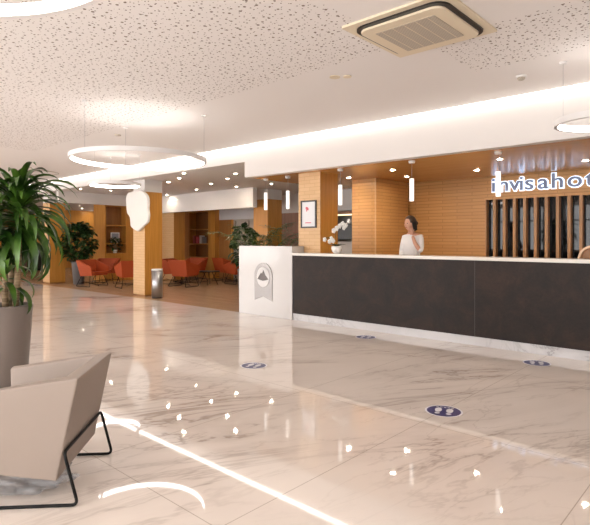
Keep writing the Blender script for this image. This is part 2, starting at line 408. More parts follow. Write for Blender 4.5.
# ================================================================= SIGN + SLAT SCREEN
def glyph(ch, off=0.0, ext=0.01):
    c = bpy.data.curves.new('glyph', 'FONT'); c.body = ch; c.size = 1; c.extrude = ext; c.offset = off; c.resolution_u = 4
    o = bpy.data.objects.new('glyph', c); col.objects.link(o)
    bpy.context.view_layer.update(); dg = bpy.context.evaluated_depsgraph_get()
    me = bpy.data.meshes.new_from_object(o.evaluated_get(dg)); bpy.data.objects.remove(o); return me
hm = glyph('h'); HH = max(v.co.y for v in hm.vertices)-min(v.co.y for v in hm.vertices)
S = 0.25/HH
t = thing('illuminated_sign', 'hotel name in blue grey halo lit letters on the wood wall above the slat screen', 'sign', (0, 9.86, 2.32))
LX = [('i', -3.87), ('n', -3.745), ('v', -3.555), ('i', -3.36), ('s', -3.265), ('a', -3.045), ('h', -2.81), ('o', -2.555), ('t', -2.285), ('e', -2.13), ('l', -1.90), ('s', -1.80)]
for ch, x in LX:
    for nm, off, dy, m, par in (('letter', 0.012, -0.045, M['letter'], t), ('halo', 0.055, -0.012, M['halo'], None)):
        me = glyph(ch, off, 0.01/S); x0 = min(v.co.x for v in me.vertices) if nm == 'letter' else x0
        for v in me.vertices: v.co = Vector(((v.co.x-x0)*S*1.22, -v.co.z*S, v.co.y*S))
        me.materials.clear(); me.materials.append(m)
        o = bpy.data.objects.new(nm, me); col.objects.link(o)
        if nm == 'letter': o.parent = t; o.location = (x, dy, 0); last = o
        else: o.parent = last; o.location = (0, 0.033, 0)
M['slat'] = wood_mat('slat_wood', (0.38, 0.19, 0.07), (0.46, 0.24, 0.10), 0.4)
t = thing('slat_screen', 'row of upright wooden slats over dark glass on the wall behind the desk', 'screen', (-3.96, 9.86, 0))
b = bm_(); box(b, 0.0, 6.4, -0.02, -0.001, 0.1, 2.16); obj('mirror_back', b, M['dark_glass'], t)
b = bm_(); box(b, 0.0, 6.4, -0.14, 0, 2.16, 2.22); obj('top_rail', b, M['wood_slat'], t)
b = bm_(); box(b, 0.0, 6.4, -0.14, 0, 0.0, 0.1); obj('bottom_rail', b, M['wood_slat'], t)
for k in range(35):
    b = bm_(); x = 0.0 if k == 0 else 0.145+(k-1)*0.183
    box(b, x, x+(0.02 if k == 0 else 0.05), -0.14, -0.021, 0.1, 2.16); obj('slat', b, M['slat'], t)

# ================================================================= FRAMED NOTICE
def wallpt(px, py, Y):
    u = (px-295)/519; d = Y/(FY+RY*u); return (d*(FX+RX*u), CAMZ-(py-240)*d/519)
xa, zt = wallpt(301, 201, 7.0); xb, zb = wallpt(316.3, 227.8, 7.0)
t = thing('framed_notice', 'white notice in a black frame hung on the wood column behind the desk', 'picture', ((xa+xb)/2, 7.02, (zt+zb)/2))
w2, h2 = (xb-xa)/2, (zt-zb)/2
b = bm_(); fr_ = 0.025
box(b, -w2, w2, -0.025, 0, h2-fr_, h2); box(b, -w2, w2, -0.025, 0, -h2, -h2+fr_); box(b, -w2, -w2+fr_, -0.025, 0, -h2+fr_, h2-fr_); box(b, w2-fr_, w2, -0.025, 0, -h2+fr_, h2-fr_)
obj('frame', b, M['black'], t)
b = bm_(); box(b, -w2+fr_, w2-fr_, -0.012, -0.001, -h2+fr_, h2-fr_); obj('sheet', b, M['paper'], t)
b = bm_(); box(b, -0.07, -0.02, -0.014, -0.0125, 0.09, 0.13); box(b, -0.055, -0.035, -0.014, -0.0125, 0.05, 0.09); box(b, -0.03, 0.0, -0.014, -0.0125, 0.07, 0.11)
obj('print', b, M['pink'], t); b = bm_()
box(b, -0.08, 0.06, -0.014, -0.0125, -0.16, -0.145)
obj('print', b, M['pink'], t)

# ================================================================= WHITE CLOUD PLAQUE
t = thing('cloud_plaque', 'white cloud shaped plaque mounted on the wood column in front of the lounge', 'plaque', (-11.7, 6.98, 0))
outl = [(128,193),(131,192),(135,190.5),(141,190.5),(144.5,193),(147,197),(147.5,203),(147.3,209),(148,215),(147,222),(143,226),(138.5,230.5),(136.5,231),(131,227),(130.3,222),(129.5,217),(127,213),(126.3,205),(126,198)]
P_ = [wallpt(a, c_, 6.9) for a, c_ in outl]
P_ = [Vector((a+11.7, 0, c_)) for a, c_ in P_]
P2 = []
for i, p in enumerate(P_):
    a, c_, d_ = P_[i-1], P_[(i+1)%len(P_)], P_[(i+2)%len(P_)]
    for k in range(4):
        s = k/4; P2.append(0.5*((2*p)+(c_-a)*s+(2*a-5*p+4*c_-d_)*s*s+(-a+3*p-3*c_+d_)*s**3))
b = bm_(); prism(b, [(p.x, p.z) for p in P2], -0.08, 0.0)
o = obj('panel', b, M['pot_white'], t); md = o.modifiers.new('b', 'BEVEL'); md.width = 0.02; md.segments = 3; md.limit_method = 'ANGLE'; md.angle_limit = R(50)
b = bm_(); box(b, -0.12, 0.12, 0.0, 0.015, 1.9, 2.3); obj('bracket', b, M['white_metal'], t)

# ================================================================= RING LAMPS
def ring_lamp(cx, cy, z, r, label):
    t = thing('ring_pendant_lamp', label, 'ceiling lamp', (cx, cy, z), 0, 'ring lamps hung from the ceiling')
    sg = 96; h = 0.06
    def band(r0, r1, z0, z1):
        b = bm_(); L = [[bm.new((q*math.cos(2*PI*k/sg), q*math.sin(2*PI*k/sg), zz)) for k in range(sg)] for bm in (b.verts,) for q, zz in ((r0, z0), (r1, z0), (r1, z1), (r0, z1))]
        for i in range(4):
            A, B = L[i], L[(i+1)%4]
            for k in range(sg):
                f = b.faces.new((A[k], A[(k+1)%sg], B[(k+1)%sg], B[k])); f.smooth = False
        return b
    obj('housing', band(r-0.03, r, -h/2, h/2), M['white_metal'], t)
    obj('diffuser', band(r-0.034, r-0.0302, -h/2+0.002, h/2-0.002), M['ring_led'], t)
    for k in range(3):
        a = R(42.3)+k*2*PI/3; x, y = (r-0.02)*math.cos(a), (r-0.02)*math.sin(a)
        b = bm_(); tube(b, [(x, y, h/2), (x, y, ZC-z)], 0.0018, 6); obj('cable', b, M['metal'], t)
        b = bm_(); lathe(b, [(0.035, -0.025), (0.035, 0)], x, y, ZC-z, 20); obj('ceiling_rose', b, M['white_metal'], t)
    return t
ring_lamp(-6.70, 4.03, 2.56, 0.95, 'large glowing ring pendant lamp hanging between the potted plant and the desk, left of centre')
ring_lamp(-10.1, 5.5, 2.56, 0.53, 'smaller glowing ring pendant lamp hanging before the column with the white plaque')
ring_lamp(-1.46+0.739*0.40, 5.32+0.673*0.40, 2.53, 0.40, 'glowing ring pendant lamp cut by the right edge, hanging before the desk fascia')
ring_lamp(-2.25, 0.25, 2.56, 0.95, 'glowing ring pendant lamp overhead at top left corner under the perforated ceiling')

# ================================================================= AC CASSETTE
t = thing('air_conditioner', 'square cream ceiling cassette air conditioner with black air slot', 'air conditioner', (-2.18, 3.97, ZC))
def rr(hx, hy, r, n=6):
    out = []
    for sx_, sy_, a0 in ((1, 1, 0), (-1, 1, 90), (-1, -1, 180), (1, -1, 270)):
        for k in range(n+1):
            a = R(a0+90*k/n); out.append((sx_*(hx-r)+r*math.cos(a), sy_*(hy-r)+r*math.sin(a)))
    return out
b = bm_(); prism(b, rr(0.475, 0.475, 0.01), -0.02, 0, 'XY'); obj('cover_plate', b, M['beige_plastic'], t, 0.003)
b = bm_(); prism(b, rr(0.415, 0.415, 0.12), -0.035, -0.02, 'XY'); obj('air_slot', b, M['black'], t)
b = bm_(); prism(b, rr(0.38, 0.38, 0.09), -0.056, -0.035, 'XY'); obj('inner_panel', b, M['beige_plastic'], t, 0.006)
b = bm_(); prism(b, rr(0.27, 0.27, 0.01), -0.060, -0.056, 'XY'); gr_ = obj('intake_grille', b, M['grille'], t)
b = bm_()
for k in range(-2, 3): box(b, k*0.104-0.003, k*0.104+0.003, -0.26, 0.26, -0.061, -0.060)
obj('grille_bar', b, M['beige_plastic'], gr_)

# small ceiling devices
def ceil(px, py, z=ZC):
    d = (z-CAMZ)*519/(240-py); u = (px-295)/519; return (d*(FX+RX*u), d*(FY+RY*u), z)
t = thing('smoke_detector', 'round white smoke detector on the ceiling right of the air conditioner', 'smoke detector', ceil(521.5, 76))
b = bm_(); lathe(b, [(0.055, 0), (0.055, -0.02)], seg=28); obj('base', b, M['white_metal'], t)
b = bm_(); lathe(b, [(0.042, -0.02), (0.042, -0.03), (0.03, -0.045), (0.012, -0.05)], seg=28); obj('chamber', b, M['grille'], t)
t = thing('ceiling_sensor', 'pair of flat cream discs on the ceiling left of the air conditioner', 'sensor', ceil(341, 76.5))
b = bm_(); lathe(b, [(0.06, 0), (0.058, -0.008)], -0.06, -0.03, seg=28); obj('disc', b, M['beige_plastic'], t)
b = bm_(); lathe(b, [(0.045, 0), (0.043, -0.012)], 0.06, 0.04, seg=28); obj('disc', b, M['beige_plastic'], t)
b = bm_(); lathe(b, [(0.055, 0), (0.05, -0.015)], seg=28)
o = obj('ceiling_speaker', b, M['grille'], loc=ceil(118, 135)); tag(o, 'small round disc on the ceiling above the large ring lamp', 'speaker')
b = bm_(); ring_pts = [(0.52*math.cos(2*PI*k/64), 0.52*math.sin(2*PI*k/64), 0) for k in range(64)]; tube(b, ring_pts, 0.012, 6, closed=True)
c0 = ceil(37.5, 172.5); o = obj('ceiling_hatch_rim', b, M['grille'], loc=(c0[0], c0[1], ZC-0.005)); tag(o, 'thin round metal rim set in the ceiling above the big potted plant', 'ceiling trim')

# ================================================================= DOWNLIGHTS
def make_dl(label, loc):
    t = thing('downlight', label, 'downlight', loc)
    b = bm_(); lathe(b, [(0.06, -0.001), (0.06, -0.008), (0.038, -0.008), (0.038, -0.001)], seg=24, cap=False); obj('bezel', b, M['white_metal'], t)
    b = bm_(); lathe(b, [(0.036, -0.001), (0.036, -0.004)], seg=24); obj('bulb', b, M['disc_led'], t)
    return t
def spot(loc, e, ang=110, blend=0.8):
    l = bpy.data.lights.new('downlight_beam', 'SPOT'); l.energy = e; l.color = WARM; l.spot_size = R(ang); l.spot_blend = blend; l.shadow_soft_size = 0.04
    o = bpy.data.objects.new('downlight_beam', l); col.objects.link(o); o.location = (loc[0], loc[1], loc[2]-0.02)
SOF = [((349,177.6), 'downlight in the wood soffit between the notice column and the grooved wall corner'),
       ((393,170), 'downlight in the wood soffit above and left of the woman, nearer the fascia'),
       ((407,176.6), 'downlight in the wood soffit close to the wall corner above the woman'),
       ((477,170), 'downlight in the wood soffit left of the illuminated sign'),
       ((500,159), 'downlight in the wood soffit just above the first letters of the sign'),
       ((585.5,160.5), 'downlight in the wood soffit at the right edge, above the sign')]
first = None
for (p, lab) in SOF:
    q = ceil(*p, 2.6); q = (q[0], q[1], 2.599)
    if first is None: first = make_dl(lab, q); first['group'] = 'recessed downlights'
    else: dup(first, q, label=lab)
    spot(q, E_SPOT)
for x in (-0.2, 1.6):
    for y in (7.7, 8.7): spot((x, y, 2.6), E_SPOT)
LNG = [((168.6,182),'beside the top of the plaque column'), ((184,173),'first in the lounge ceiling near its front edge'), ((179.4,178),''), ((211.4,183.7),''), ((227.7,178.6),''),
       ((235.7,173.4),''), ((196.6,189.4),''), ((192.9,193.4),''), ((236.6,186.6),''), ((227.7,191.4),''), ((167,194.9),''), ((271.4,183.7),''), ((81,188.7),''), ((111.4,190.4),''), ((79.7,205.5),''), ((82.7,208.5),''), ((91.6,211.7),'')]
LLAB = ['downlight in the lounge ceiling, second nearest the top of the plaque column', 'downlight in the lounge ceiling nearest the front edge, right of the plaque column',
 'downlight just behind the frontmost one right of the plaque column', 'downlight in the middle of the lounge ceiling above the open shelves', 'downlight in the lounge ceiling, middle of the right hand diagonal trio',
 'downlight in the lounge ceiling nearest the corner of the reception fascia', 'downlight in the lounge ceiling above the white bulkhead, front of a close pair', 'downlight in the lounge ceiling above the white bulkhead, rear of a close pair',
 'downlight in the lounge ceiling behind the trio near the fascia corner', 'rearmost downlight of the lounge ceiling above the right of the white bulkhead', 'downlight low beside the plaque column close to the wide lounge column',
 'downlight in the lounge ceiling seen between the two left pendant tubes', 'downlight in the lounge ceiling just right of the big potted plant', 'downlight in the lounge ceiling left of the white plaque',
 'front downlight of the far room ceiling seen past the potted plant', 'middle downlight of the far room ceiling seen past the potted plant', 'rear downlight of the far room ceiling seen past the potted plant']
for (p, _), lab in zip(LNG, LLAB):
    q = ceil(*p, 2.9)
    if q[1] > 13.2 or q[0] < -25.8: k = min(13.0/q[1], 25.6/abs(q[0])); q = (q[0]*k, q[1]*k, 2.9)
    q = (q[0], q[1], 2.899); dup(first, q, label=lab)

# ================================================================= PENDANT TUBES
t = None
PL = [((266,179),'leftmost slim white tube pendant over the white end of the desk'), ((288,176.6),'slim white tube pendant just left of the notice column'),
      ((340.5,169),'slim white tube pendant between the notice column and the grooved wall corner'), ((412,161),'slim white tube pendant hanging above the woman'), ((498.5,151.5),'slim white tube pendant hanging in front of the sign letters')]
for p, lab in PL:
    q = ceil(*p, 2.6)
    if t is None:
        t = thing('tube_pendant_lamp', lab, 'pendant lamp', q, 0, 'tube pendants over the desk')
        b = bm_(); lathe(b, [(0.045, -0.035), (0.05, 0)], seg=24); obj('ceiling_rose', b, M['white_metal'], t)
        b = bm_(); tube(b, [(0, 0, -0.035), (0, 0, -0.27)], 0.0022, 6); obj('cable', b, M['metal'], t)
        b = bm_(); lathe(b, [(0.033, -0.61), (0.033, -0.27)], seg=24); obj('tube_shade', b, M['pend_led'], t)
    else: dup(t, q, label=lab)

# ================================================================= FLOOR STICKERS
t0 = None
for (x, y), lab in ((ground(254,365.5)[:2], 'round navy floor sticker in front of the white desk end, seen in its reflection'),
                    (ground(366,337)[:2], 'round navy floor sticker by the desk plinth, farther left of the two there'),
                    (ground(444,411)[:2], 'round navy footprint sticker in the open floor, nearest the viewer'),
                    (ground(537,363)[:2], 'round navy floor sticker by the desk plinth at right')):
    if t0 is None:
        t0 = thing('floor_sticker', lab, 'floor sticker', (x, y, 0), R(20), 'distance stickers on the marble floor')
        b = bm_(); lathe(b, [(0.135, 0.0002), (0.135, 0.0012)], seg=40); obj('disc', b, M['navy'], t0)
        b = bm_()
        for r0, r1 in ((0.135, 0.15),):
            for k in range(40):
                a, c_ = 2*PI*k/40, 2*PI*(k+1)/40
                b.faces.new([b.verts.new((r*math.cos(q), r*math.sin(q), 0.001)) for r, q in ((r0, a), (r1, a), (r1, c_), (r0, c_))])
        obj('border', b, M['vinyl'], t0)
        for sgn in (-1, 1):
            b = bm_(); prism(b, [(sgn*0.045+0.028*math.cos(2*PI*k/20), 0.02+0.055*math.sin(2*PI*k/20)) for k in range(20)], 0.0012, 0.0018, 'XY')
            prism(b, [(sgn*0.045+0.022*math.cos(2*PI*k/16), -0.065+0.02*math.sin(2*PI*k/16)) for k in range(16)], 0.0012, 0.0018, 'XY')
            obj('footprint', b, M['vinyl'], t0)
        b = bm_()
        for k in range(5): box(b, -0.07+k*0.03, -0.05+k*0.03, 0.09, 0.104, 0.0012, 0.0018)
        obj('print', b, M['vinyl'], t0)
    else: dup(t0, (x, y, 0), label=lab)

# ================================================================= ARMCHAIRS
def armchair(name, label, cat, loc, fdir, shell_m, cush_m, W=0.33, L=0.62, zt=0.672, zf=0.59, group=None, wire=False, lift=0.0):
    """local +X is forward (away from the back), local Y across"""
    t = thing(name, label, cat, loc, math.atan2(fdir[1], fdir[0]), group)
    b = bm_(); V = lambda p: b.verts.new(p)
    for_s = (-1, 1)
    ob = {}; 
    for s in for_s:
        ob[s] = dict(tb=V((0, s*W, zt)), tf=V((L, s*W, zf)), bb=V((0.11, s*(W-lift*.4), 0.135+lift)), bf=V((L-0.04, s*(W-lift*.4), 0.20+lift*.8)),
                     ib=V((0.085, s*(W-0.075), zt-0.006)), jf=V((L-0.005, s*(W-0.05), zf-0.006)), sb=V((0.17, s*(W-0.10), 0.34)), sf=V((L-0.02, s*(W-0.075), 0.38)))
    a, c_ = ob[-1], ob[1]
    F = b.faces.new
    F((a['tb'], c_['tb'], c_['bb'], a['bb']))                   # back outside
    F((a['tb'], a['ib'], c_['ib'], c_['tb']))                   # back rim
    F((a['ib'], a['sb'], c_['sb'], c_['ib']))                   # back inside
    F((a['sb'], a['sf'], c_['sf'], c_['sb']))                   # seat
    F((a['bb'], c_['bb'], c_['bf'], a['bf']))                   # bottom
    F((a['sf'], a['bf'], c_['bf'], c_['sf']))                   # front below seat
    for s, q in ((-1, a), (1, c_)):
        F((q['tb'], q['bb'], q['bf'], q['tf'])); F((q['tb'], q['tf'], q['jf'], q['ib'])); F((q['ib'], q['jf'], q['sf'], q['sb'])); F((q['tf'], q['bf'], q['sf'], q['jf']))
    obj('shell', b, shell_m, t, 0.008)
    b = bm_(); w = W-0.105
    vs = [(0.19, -w, .35), (L+0.01, -(w+0.015), .392), (L+0.01, w+0.015, .392), (0.19, w, .35), (0.175, -w, .43), (L+0.01, -(w+0.015), .46), (L+0.01, w+0.015, .46), (0.175, w, .43)]
    vs = [b.verts.new(p) for p in vs]
    for q in ((3,2,1,0),(4,5,6,7),(0,1,5,4),(1,2,6,5),(2,3,7,6),(3,0,4,7)): b.faces.new([vs[i] for i in q])
    obj('seat_cushion', b, cush_m, t, 0.02)
    r = 0.0085
    if not wire:
        pts = [(L+0.0, W, r), (0.0, W, r), (0.07, W, 0.285), (0.07, -W, 0.285), (0.0, -W, r), (L, -W, r), (L-0.12, -W+0.02, 0.19), (L-0.12, W-0.02, 0.19)]
        b = bm_(); tube(b, rounded(pts, 0.035, 5, True), r, 10, closed=True); obj('sled_frame', b, M['black_metal'], t)
    else:
        for s in for_s:
            pts = [(0.14, s*W*0.7, 0.34), (0.0, s*W*0.95, r), (L*0.9, s*W*0.95, r), (L*0.75, s*W*0.7, 0.34)]
            b = bm_(); tube(b, rounded(pts, 0.03, 4), 0.009, 8); obj('leg', b, M['black_metal'], t)
        b = bm_(); tube(b, [(0.05, -W*0.87, 0.1), (0.05, W*0.87, 0.1)], 0.008, 8); tube(b, [(L*0.8, -W*0.87, 0.1), (L*0.8, W*0.87, 0.1)], 0.008, 8)
        tube(b, [(0.12, -W*0.6, 0.165), (L*0.9, 0, r)], 0.006, 6); tube(b, [(0.12, W*0.6, 0.165), (L*0.9, 0, r)], 0.006, 6)
        obj('stretcher', b, M['black_metal'], t)
    return t
armchair('armchair', 'beige faceted leather armchair with black wire sled frame, foreground left', 'armchair', (-2.92, 1.475, 0), (-0.684, -0.7295), M['leather'], M['leather_in'])
grp = 'orange lounge chairs on the wood floor'
oc = None
OC = [((177,287), 100, 'orange lounge chair nearest the steel bin'),
      ((217,281.5), 80, 'orange lounge chair with pointed back left of the white desk end'),
      ((199,281), 290, 'orange lounge chair between the two large orange chairs, half hidden'),
      ((167,283), 20, 'orange lounge chair behind the steel bin, mostly hidden by the nearest chair'),
      ((245,284), 180, 'orange lounge chair peeking out beside the white desk end'),
      ((86,285.5), 15, 'orange lounge chair beside the grey planter, left group'),
      ((110,282.2), -50, 'orange lounge chair in front of the wall shelves, middle of the left group'),
      ((134,288), 170, 'orange lounge chair partly behind the column, right of the left group')]
for p, a, lab in OC:
    q = ground(*p)
    if oc is None: oc = armchair('lounge_chair', lab, 'chair', q, (math.cos(R(a)), math.sin(R(a))), M['orange'], M['orange'], 0.37, 0.64, 0.80, 0.60, grp, True, 0.17)
    else: dup(oc, q, R(a), lab)
# low tables
t = thing('side_table', 'low black round table among the orange chairs by the shelves', 'table', ground(209, 284.5))
b = bm_(); lathe(b, [(0.35, 0.40), (0.35, 0.43)], seg=32); obj('table_top', b, M['black'], t)
for k in range(4):
    a = PI/4+k*PI/2; b = bm_(); tube(b, [(0.1*math.cos(a), 0.1*math.sin(a), 0.40), (0.28*math.cos(a), 0.28*math.sin(a), 0.0)], 0.01, 8); obj('leg', b, M['black_metal'], t)

# crumpled clear plastic under the armchair
b = bm_(); random.seed(4)
bmesh.ops.create_icosphere(b, subdivisions=4, radius=1)
for v in b.verts:
    q = v.co.copy(); k = 1+0.28*math.sin(9*q.x+3*q.y)*math.cos(7*q.y+4*q.z)+random.uniform(-0.06, 0.06)
    v.co = Vector((q.x*k*0.28, q.y*k*0.15, max(-0.0, (q.z+0.85)*k*0.055)+0.004))
o = obj('plastic_wrap', b, M['plastic_clear'], loc=(-3.12, 1.12, 0.0), rotz=R(45)); tag(o, 'crumpled clear grey plastic lying under the beige armchair', 'plastic wrap')

# ================================================================= STEEL BIN
t = thing('waste_bin', 'tall brushed steel cylinder bin beside the plaque column', 'bin', (-10.9, 7.03, 0))
b = bm_(); lathe(b, [(0.13, 0.03), (0.13, 0.66)], seg=32); obj('body', b, M['metal'], t)
b = bm_(); lathe(b, [(0.122, 0), (0.122, 0.03)], seg=32); obj('foot_ring', b, M['black'], t)
b = bm_(); lathe(b, [(0.134, 0.66), (0.134, 0.70), (0.105, 0.70), (0.10, 0.665)], seg=32); obj('rim', b, M['white_metal'], t)

# ================================================================= PLANTS
def strap_leaf(b, base, yaw, up, L, wd, droop, seg=9, twist=0.0):
    p = Vector(base); pitch = up; rows = []
    d = Vector((math.cos(yaw), math.sin(yaw), 0)); side = Vector((-math.sin(yaw), math.cos(yaw), 0))
    for i in range(seg+1):
        s = i/seg
        wdt = wd*(math.sin(PI*min(1, (s*0.93+0.07)))**0.75) if s < 1 else 0.002
        t = d*math.cos(pitch)+Vector((0, 0, 1))*math.sin(pitch); nrm = (-d*math.sin(pitch)+Vector((0, 0, 1))*math.cos(pitch))
        sd = side*math.cos(twist*s)+nrm*math.sin(twist*s)
        rows.append([b.verts.new(p-sd*wdt+nrm*wdt*0.35), b.verts.new(p), b.verts.new(p+sd*wdt+nrm*wdt*0.35)])
        p = p+t*(L/seg); pitch -= droop/seg*(0.4+1.2*s)
    for a, c_ in zip(rows, rows[1:]):
        for k in (0, 1):
            f = b.faces.new((a[k], a[k+1], c_[k+1], c_[k])); f.smooth = True
def planter(t, r, h, m, taper=0.72):
    b = bm_(); lathe(b, [(r*taper, 0), (r*0.98, h-0.03), (r, h-0.02), (r, h), (r*0.9, h), (r*0.88, h-0.05)], seg=40); obj('planter', b, m, t)
    b = bm_(); lathe(b, [(r*0.88, h-0.08), (r*0.88, h-0.035)], seg=32); obj('soil', b, M['soil'], t)
def cane_crown(b, base, n, L, rs, zspan=0.35):
    for k in range(n):
        s = k/n; yaw = k*2.39996+rs.uniform(-.3, .3); up = R(70-95*s+rs.uniform(-12, 12))
        z = base[2]+zspan*(1-s)
        strap_leaf(b, (base[0], base[1], z), yaw, up, L*rs.uniform(.8, 1.12)*(0.85+0.2*math.sin(PI*s)), 0.028*rs.uniform(.85, 1.25), R(rs.uniform(105, 150)), 10, rs.uniform(-.7, .7))
rs = random.Random(11)
px_, py_ = 4.6*(FX-RX*0.555), 4.6*(FY-RY*0.555)
t = thing('potted_dracaena', 'large dracaena with drooping strap leaves in a tall taupe planter, far left', 'potted plant', (px_, py_, 0))
planter(t, 0.215, 0.83, M['pot'])
for (cx, cy, h, n, L) in ((0.13, 0.06, 1.50, 80, 0.58), (-0.08, -0.10, 1.48, 70, 0.58), (0.05, -0.03, 1.04, 20, 0.40), (-0.13, 0.09, 1.54, 70, 0.54)):
    b = bm_(); tube(b, [(cx*0.6, cy*0.6, 0.74), (cx*0.9, cy*0.9, 0.74+(h-0.74)*.5), (cx, cy, h+0.2)], [0.028, 0.026, 0.02], 10); cn = obj('cane', b, M['bark'], t)
    b = bm_(); cane_crown(b, (cx, cy, h-0.08), n, L, rs, 0.36 if n > 30 else 0.2); obj('foliage', b, M['leaf'], cn)
def bushy(name, label, loc, h0, h1, rad, n, ls, potr, poth, potm, leafm, seed):
    t = thing(name, label, 'potted plant', loc); rs = random.Random(seed); planter(t, potr, poth, potm)
    b = bm_(); br_ = []
    for k in range(9):
        a = k*2.4; rr_ = rad*rs.uniform(.3, .8); top = (rr_*math.cos(a), rr_*math.sin(a), rs.uniform(h0+0.2, h1-0.05)); br_.append(top)
        tube(b, [(0.02*math.cos(a), 0.02*math.sin(a), poth-0.05), (top[0]*0.4, top[1]*0.4, (poth+top[2])/2), top], [0.01, 0.007, 0.004], 6)
    obj('stem', b, M['bark'], t)
    b = bm_()
    for k in range(n):
        th = rs.uniform(0, 2*PI); zz = rs.uniform(h0, h1); f = math.sin(PI*(0.12+0.8*(zz-h0)/(h1-h0))); r_ = rad*f*math.sqrt(rs.uniform(0.1, 1))
        strap_leaf(b, (r_*math.cos(th), r_*math.sin(th), zz), th+rs.uniform(-.8, .8), R(rs.uniform(-30, 50)), ls*rs.uniform(.7, 1.2), ls*0.28, R(70), 4, rs.uniform(-.8, .8))
    obj('foliage', b, leafm, t); return t
q = ground(79, 284)
bushy('potted_ficus', 'dark leafy plant in a tall grey planter beside the orange chairs', (q[0], q[1], 0), 0.75, 1.90, 0.48, 520, 0.22, 0.22, 0.72, M['pot_grey'], M['leaf_dark'], 3)
q = ground(99, 280.0)
def palm(name, label, loc, h, n, L, potr, poth, potm, seed, lw=0.013):
    t = thing(name, label, 'potted plant', loc); rs = random.Random(seed); planter(t, potr, poth, potm)
    for k in range(n):
        yaw = k*2.39996; up = R(rs.uniform(66, 88)); p = Vector((0.03*math.cos(yaw), 0.03*math.sin(yaw), poth-0.05)); pts = []; Lk = L*rs.uniform(.8, 1.1)
        for i in range(13):
            pts.append(p.copy()); d = Vector((math.cos(yaw)*math.cos(up), math.sin(yaw)*math.cos(up), math.sin(up))); p += d*Lk/12; up -= R(8.0)*(i/6)
        b = bm_(); tube(b, pts, [0.008-0.0005*i for i in range(13)], 6)
        for i in range(4, 13):
            for sg in (-1, 1):
                for dd in (0, .5):
                    q = pts[i] if dd == 0 or i == 12 else (pts[i]+pts[i+1])/2
                    strap_leaf(b, q, yaw+sg*R(50+rs.uniform(-8, 8)), R(rs.uniform(0, 25)), 0.26*(1-0.35*abs(i-8)/5), lw, R(60), 4)
        obj('frond', b, M['leaf_palm'], t)
    return t
palm('potted_palm', 'feathery palm rising behind the white end of the desk, right of the darker plant', (-8.31, 7.98, 0), 1.6, 15, 1.45, 0.2, 0.6, M['pot_grey'], 5)
bushy('potted_shrub', 'dark green upright plant in grey pot half hidden behind the white desk end', (-9.39, 8.5, 0), 0.8, 1.72, 0.26, 150, 0.22, 0.18, 0.7, M['pot_grey'], M['leaf_dark'], 9)
palm('potted_palm', 'smaller palm fronds just above the white desk end, before the golden column', (-9.3, 9.75, 0), 1.5, 9, 1.5, 0.18, 0.55, M['pot_grey'], 12)

# orchid on the counter
u = (335.8-295)/519; d = 6.85/(FY+RY*u); ox = d*(FX+RX*u)
t = thing('potted_orchid', 'white orchid in a round white bowl on the counter before the notice column', 'potted plant', (ox, 6.88, 1.175))
b = bm_(); lathe(b, [(0.045, 0), (0.075, 0.03), (0.09, 0.08), (0.085, 0.125), (0.075, 0.125), (0.075, 0.10)], seg=28); obj('bowl', b, M['pot_white'], t)
rs = random.Random(2)
b = bm_()
for k in range(7): strap_leaf(b, (0, 0, 0.10), k*0.9, R(35), 0.17, 0.026, R(70), 6)
obj('foliage', b, M['leaf_dark'], t)
right = Vector((RX, RY, 0)); 
def flower_stem(pts, fl):
    b = bm_(); tube(b, pts, 0.004, 6); st = obj('stem', b, M['leaf'], t)
    for f_ in fl:
        b = bm_(); c_ = Vector(f_); sz = rs.uniform(.036, .045)
        for k in range(5):
            a = k*2*PI/5+rs.uniform(-.1, .1); dv = right*math.cos(a)+Vector((0, 0, 1))*math.sin(a); out = Vector((RY, -RX, 0))
            sphere(b, c_+dv*sz*0.6+out*0.01, sz*0.55, (1, 1, 0.9), 8, 6)
        bmesh.ops.scale(b, vec=(0.75, 0.75, 1), space=Matrix.Translation(-c_), verts=b.verts)
        sphere(b, c_+out*0.03, 0.012, (1, 1, 1), 8, 6); obj('flower', b, M['petal'], st)
flower_stem([(0, 0, 0.1), right*-0.02+Vector((0, 0, .3)), right*0.0+Vector((0, 0, .42)), right*0.10+Vector((0, 0, .47)), right*0.19+Vector((0, 0, .5))],
            [right*-0.0+Vector((0, 0, .42)), right*0.05+Vector((0, 0, .46)), right*0.10+Vector((0, 0, .50)), right*0.155+Vector((0, 0, .47)), right*0.2+Vector((0, 0, .54)), right*0.12+Vector((0, 0, .43)), right*-0.05+Vector((0, 0, .38))])
flower_stem([(0, 0, 0.1), right*-0.07+Vector((0, 0, .22)), right*-0.14+Vector((0, 0, .27)), right*-0.20+Vector((0, 0, .24))],
            [right*-0.09+Vector((0, 0, .25)), right*-0.12+Vector((0, 0, .20)), right*-0.20+Vector((0, 0, .23)), right*-0.06+Vector((0, 0, .21))])

# arched wooden stand at the right end of counter
u = (591-295)/519; d = 7.0/(FY+RY*u)
t = thing('wooden_arch_stand', 'curved tan object with a pale rim on the counter at the right edge', 'ornament', (d*(FX+RX*u)+0.02, 7.08, 1.175))
A = [PI*k/24 for k in range(25)]
b = bm_(); prism(b, [(0.16*math.cos(a), 0.16*math.sin(a)) for a in A]+[(0.135*math.cos(a), 0.135*math.sin(a)) for a in A[::-1]], -0.08, 0.08); obj('rim', b, M['copper'], t)
b = bm_(); prism(b, [(0.134*math.cos(a), 0.134*math.sin(a)) for a in A], -0.02, 0.07); obj('back', b, M['wood_dark'], t)

